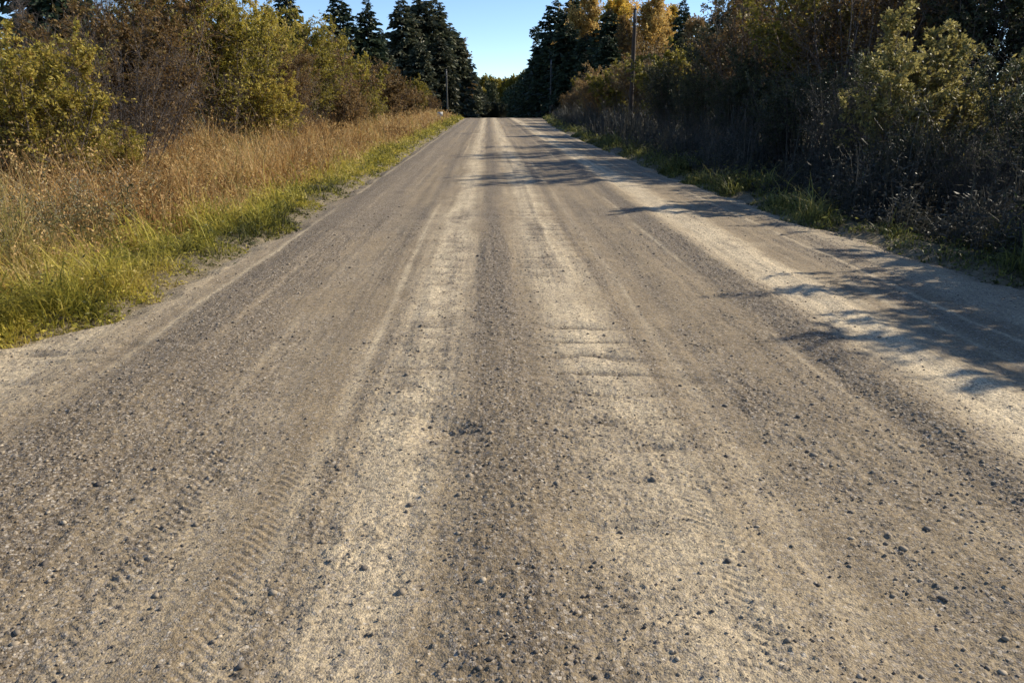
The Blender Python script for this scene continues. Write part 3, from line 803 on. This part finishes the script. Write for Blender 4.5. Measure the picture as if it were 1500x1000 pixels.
def broadleaf(key, x, y, h, leaf, label, group=None, wide=1.0, bark='birch', name='birch_tree', cat='tree'):
    t, b, f, h0 = BRD[key]
    e = tagged(name, label, cat, (x, y, gz(x, y)), _rr.uniform(0, 6.28), group)
    s = h / h0; e.scale = (s * wide, s * wide, s)
    tk = link('trunk', t, e); mat_slot(tk, M[bark])
    mat_slot(link('branches', b, e), M[bark if bark != 'birch' else 'dark_twig']); mat_slot(link('crown', f, e), M[leaf])

LC = 'dark conifers beyond the left bank'
spruce('spruce_c', -21.5, 40, 10, 'lone dark conifer rising behind the yellow willow at far left', wide=1.0)
spruce('spruce_b', -24.8, 100, 15.5, 'narrow conifer left of the dark conifer pair')
spruce('spruce_a', -19.2, 105, 15.5, 'left tree of the dark conifer pair over the left bank', wide=1.0)
spruce('spruce_b', -16.0, 107, 15.0, 'right tree of the dark conifer pair over the left bank', wide=1.0)
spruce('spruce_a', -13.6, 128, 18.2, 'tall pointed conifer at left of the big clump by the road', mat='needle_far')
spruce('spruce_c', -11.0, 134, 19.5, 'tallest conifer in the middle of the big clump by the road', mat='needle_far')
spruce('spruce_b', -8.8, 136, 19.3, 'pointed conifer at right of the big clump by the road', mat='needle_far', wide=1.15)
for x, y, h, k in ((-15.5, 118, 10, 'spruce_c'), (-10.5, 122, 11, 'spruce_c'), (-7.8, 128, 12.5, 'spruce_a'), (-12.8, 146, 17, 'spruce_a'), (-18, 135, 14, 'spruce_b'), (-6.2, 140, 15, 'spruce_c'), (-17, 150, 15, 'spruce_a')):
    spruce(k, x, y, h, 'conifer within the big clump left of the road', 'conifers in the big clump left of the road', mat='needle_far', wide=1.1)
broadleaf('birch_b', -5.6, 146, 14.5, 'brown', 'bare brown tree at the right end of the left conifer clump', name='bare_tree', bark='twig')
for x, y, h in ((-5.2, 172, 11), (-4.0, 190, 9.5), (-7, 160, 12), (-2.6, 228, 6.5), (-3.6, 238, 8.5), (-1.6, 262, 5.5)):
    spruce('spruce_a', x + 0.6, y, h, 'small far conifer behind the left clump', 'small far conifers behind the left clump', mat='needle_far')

RC = 'dark conifers on the right beyond the shrubs'
spruce('spruce_club', 11.2, 182, 19.0, 'slim conifer with a knobbed top at the sky gap')
spruce('spruce_a', 12.4, 146, 20.3, 'tall dark conifer next to the knob topped one')
spruce('spruce_b', 15.3, 140, 21.5, 'second tall dark conifer left of the orange birch', wide=1.1)
spruce('spruce_c', 17.5, 132, 15.5, 'dark conifer directly below the orange birch')
spruce('spruce_a', 16.6, 108, 14.0, 'dark conifer between the orange birch and the golden one', wide=1.1)
for x, y, h, k in ((12.4, 200, 14.0, 'spruce_a'), (11.8, 214, 12.0, 'spruce_c'), (12.2, 236, 11.0, 'spruce_b'), (12.6, 166, 14.5, 'spruce_c'), (11.0, 156, 12.5, 'spruce_a'), (11.2, 138, 14, 'spruce_c'), (12.6, 124, 14.0, 'spruce_c'),
                   (14.0, 112, 11.5, 'spruce_a'), (11.6, 112, 9.0, 'spruce_c'), (12.5, 100, 8.0, 'spruce_a'), (14.5, 160, 17, 'spruce_a'), (18.5, 120, 13, 'spruce_c'), (15.5, 188, 16, 'spruce_c'), (15.0, 98, 9.5, 'spruce_c'), (13.5, 256, 9.5, 'spruce_a'), (10.6, 250, 10.2, 'spruce_c'), (10.2, 285, 10, 'spruce_a'), (12.5, 290, 11, 'spruce_c'), (9.7, 312, 9.6, 'spruce_c'), (9.3, 342, 9.6, 'spruce_b'), (9.0, 372, 9, 'spruce_c'), (8.0, 395, 9, 'spruce_c'), (7.0, 425, 9, 'spruce_a'), (11, 226, 12, 'spruce_a'), (11.6, 196, 12, 'spruce_c'), (10.9, 182, 9, 'spruce_c'), (17, 275, 12, 'spruce_c'), (18, 230, 15, 'spruce_b'), (16, 210, 16, 'spruce_a'), (20, 200, 17, 'spruce_c'), (11.5, 124, 10, 'spruce_a'), (11.0, 172, 12, 'spruce_c')):
    spruce(k, x, y, h, 'conifer in the dark wall of trees on the right', 'conifers in the dark wall on the right', wide=1.15)
spruce('spruce_b', 22.6, 92, 13.0, 'lone slim conifer right of the orange trees', wide=.75)
spruce('spruce_c', 17.5, 22, 8.5, 'dark conifer at the upper right corner behind the pale willow', wide=1.0)
spruce('spruce_a', 15.6, 17.5, 7.0, 'dark conifer behind the thicket at the right picture edge', wide=1.0)
spruce('spruce_a', 14.5, 44, 8.6, 'dark conifer half hidden by the tall brown olive willow')
broadleaf('birch', 15.4, 130, 20.0, 'orange', 'orange leaved birch rising above the dark conifers', wide=.85)
broadleaf('birch_b', 19.8, 112, 15.8, 'gold', 'golden birch left of the nearer pole top', wide=1.05)
broadleaf('birch', 23.3, 112, 15.5, 'orange', 'orange birch right of the nearer pole top', wide=1.0)
broadleaf('birch_b', 26.5, 118, 15.6, 'orange', 'rust orange birch beside the lone slim conifer', wide=1.0)
broadleaf('birch', 30.5, 124, 16.0, 'gold', 'golden birch behind the lone slim conifer', wide=1.0)
broadleaf('birch_b', 22.0, 122, 17.0, 'orange', 'broad orange birch directly behind the nearer pole top', wide=1.1)
broadleaf('birch', 18.4, 100, 11.5, 'brown', 'brown leafless tree left of the nearer pole', bark='twig', name='bare_tree', wide=.8)
for x, y, h, l in ((21, 84, 9.6, 'tan'), (24.5, 86, 9.8, 'brown'), (27, 80, 9.4, 'brown')):
    broadleaf('birch_b', x, y, h, l, 'dull brown tree below the orange birches', 'dull brown trees below the orange birches', bark='twig', name='bare_tree', wide=1.1)
for x, y, h, t in ((27, 62, 10.2, 'thin bare tree right of the lone slim conifer'), (24, 52, 9.5, 'thin bare tree poking above the tall brown olive willow')):
    broadleaf('bare_tree', x, y, h, 'brown', t, bark='dark_twig', name='bare_tree')
for x, y, h, t in ((-21.5, 31, 6.4, 'bare grey tree with fine twigs at the top left corner'), (-13.6, 29, 6.0, 'bare grey tree right of the lone dark conifer at far left'), (-14.8, 26, 5.2, 'smaller bare grey tree beside the lone dark conifer at far left')):
    broadleaf('bare_tree', x, y, h, 'brown', t, bark='dark_twig', name='bare_tree')
for x, y, h, l in ((2.0, 330, 12.5, 'olive'), (6.0, 345, 12, 'dim'), (-4, 340, 13, 'olive'), (11, 335, 13, 'olive'), (16, 330, 14, 'olive'), (-9, 335, 13, 'dim'), (22, 335, 14, 'dim'), (-15, 325, 13, 'olive'), (-22, 330, 14, 'dim'), (-30, 320, 14, 'dim'), (30, 330, 14, 'olive'), (-2.2, 352, 12, 'olive'), (-0.6, 318, 10.5, 'dim'), (2.5, 362, 12.5, 'olive')):
    broadleaf('far_tree', x + 1.5, y + 60, h + 5, l, 'far tree closing the view at the end of the road', 'far trees closing the view', bark='bark', name='far_tree')
# low brush on the far rise where the road bends, shade in leaf colour
for x, y in ((-8, 196), (-5.0, 200), (-2.2, 203), (0.2, 206), (-10.5, 190), (11, 198), (14, 203), (17, 208), (-3.5, 290), (0.5, 296), (4.0, 300), (7.5, 303), (11, 306), (-8, 285)):
    b_ = gz(x, y)
    shrub('far', x, y, 2.2 - b_ - .0035 * max(0, y - 200) + _rr.uniform(-.5, .5), 'dim', 'low dark brush in the shaded dip beyond the road crest', 'dark brush in the dip', wide=1.25, twig='dark_twig')

# ------------------------------------------------------------------ poles and marker
def lathe(profile, k=14):
    a = np.arange(k) * 2 * np.pi / k
    V = np.array([(rr * math.cos(t), rr * math.sin(t), z) for z, rr in profile for t in a])
    F = []
    for i in range(len(profile) - 1):
        for j in range(k):
            F.append((i * k + j, i * k + (j + 1) % k, (i + 1) * k + (j + 1) % k, (i + 1) * k + j))
    return V, np.array(F)

def box(cx_, cy_, cz_, sx, sy, sz):
    V = np.array([(cx_ + a * sx / 2, cy_ + b * sy / 2, cz_ + c * sz / 2) for a in (-1, 1) for b in (-1, 1) for c in (-1, 1)])
    F = np.array([(0, 1, 3, 2), (4, 6, 7, 5), (0, 4, 5, 1), (2, 3, 7, 6), (0, 2, 6, 4), (1, 5, 7, 3)])
    return V, F

def pole(x, y, h, label, m='pole', th=.75):
    e = tagged('utility_pole', label, 'pole', (x, y, gz(x, y)), 0, 'wooden utility poles along the road')
    prof_ = [(-.3, .205), (0, .20), (h * .5, .175), (h - .06, .15), (h, .13), (h + .02, .0005)]
    prof_ = [(z_, r_ * th) for z_, r_ in prof_]
    link('post', mesh_np('post', *lathe(prof_), M[m], smooth=True), e)
    link('insulator', mesh_np('insulator', *join([lathe([(0, .03), (.05, .055), (.1, .04), (.14, .02)], 8)]), M['metal'], smooth=True), e, (0, 0, h + .02))
    link('bracket', mesh_np('bracket', *join([box(0, -.18, h - .35, .08, .10, .5), box(0, -.19, h - .9, .05, .08, .12)]), M['metal']), e)
pole(8.9, 48, 7.0, 'nearer brown wooden utility pole above the right shrubs')
pole(9.6, 119, 8.6, 'far grey wooden utility pole against the dark right conifers', 'grey_pole', .7)
pole(-6.1, 116, 7.2, 'weathered utility pole in front of the left conifer clump', 'grey_pole', .7)

e = tagged('road_marker', 'small white marker post at the left roadside near the crest', 'marker', (-4.6, 74, gz(-4.6, 74)))
link('post', mesh_np('post', *join([box(0, 0, .35, .06, .05, 1.0)]), M['metal']), e)
link('panel', mesh_np('panel', *join([box(0, -.03, .78, .5, .012, .36)]), M['white']), e)

# ------------------------------------------------------------------ light, sky, camera
AZ, EL = R(70), R(31)
to_sun = Vector((math.sin(AZ) * math.cos(EL), math.cos(AZ) * math.cos(EL), math.sin(EL)))
sl = bpy.data.lights.new('sun', 'SUN'); sl.energy = 4.8; sl.angle = R(.5); sl.color = (1.0, .90, .73)
so = bpy.data.objects.new('sun', sl); COL.objects.link(so)
so.rotation_euler = to_sun.to_track_quat('Z', 'Y').to_euler(); so.location = to_sun * 100

w = bpy.data.worlds.new("World"); C.world = w; w.use_nodes = True
nt = w.node_tree; bg = nt.nodes['Background']
sky = nt.nodes.new('ShaderNodeTexSky'); sky.sky_type = 'NISHITA'; sky.sun_disc = False
sky.sun_elevation = EL; sky.sun_rotation = AZ
sky.altitude = 3500; sky.air_density = 1.0; sky.dust_density = 0.0; sky.ozone_density = 3.0
nt.links.new(sky.outputs[0], bg.inputs['Color']); bg.inputs['Strength'].default_value = .12

cam = bpy.data.cameras.new('camera'); cam.sensor_width = 36; cam.lens = 25.92; cam.clip_start = .05; cam.clip_end = 8000
co = bpy.data.objects.new('camera', cam); COL.objects.link(co)
co.location = (0, 0, 1.6); co.rotation_euler = (R(90 - 17.86), 0, -R(1.77))
C.camera = co

vs = C.view_settings
C.display_settings.display_device = 'sRGB'
vs.view_transform = 'Standard'; vs.look = 'None'; vs.exposure = 0.66; vs.gamma = 1.0; vs.use_curve_mapping = False
cy = C.cycles
cy.max_bounces = 6; cy.diffuse_bounces = 3; cy.glossy_bounces = 2; cy.transmission_bounces = 4; cy.transparent_max_bounces = 6
cy.use_adaptive_sampling = True; cy.adaptive_threshold = .02
cy.use_denoising = True
cy.caustics_reflective = False; cy.caustics_refractive = False
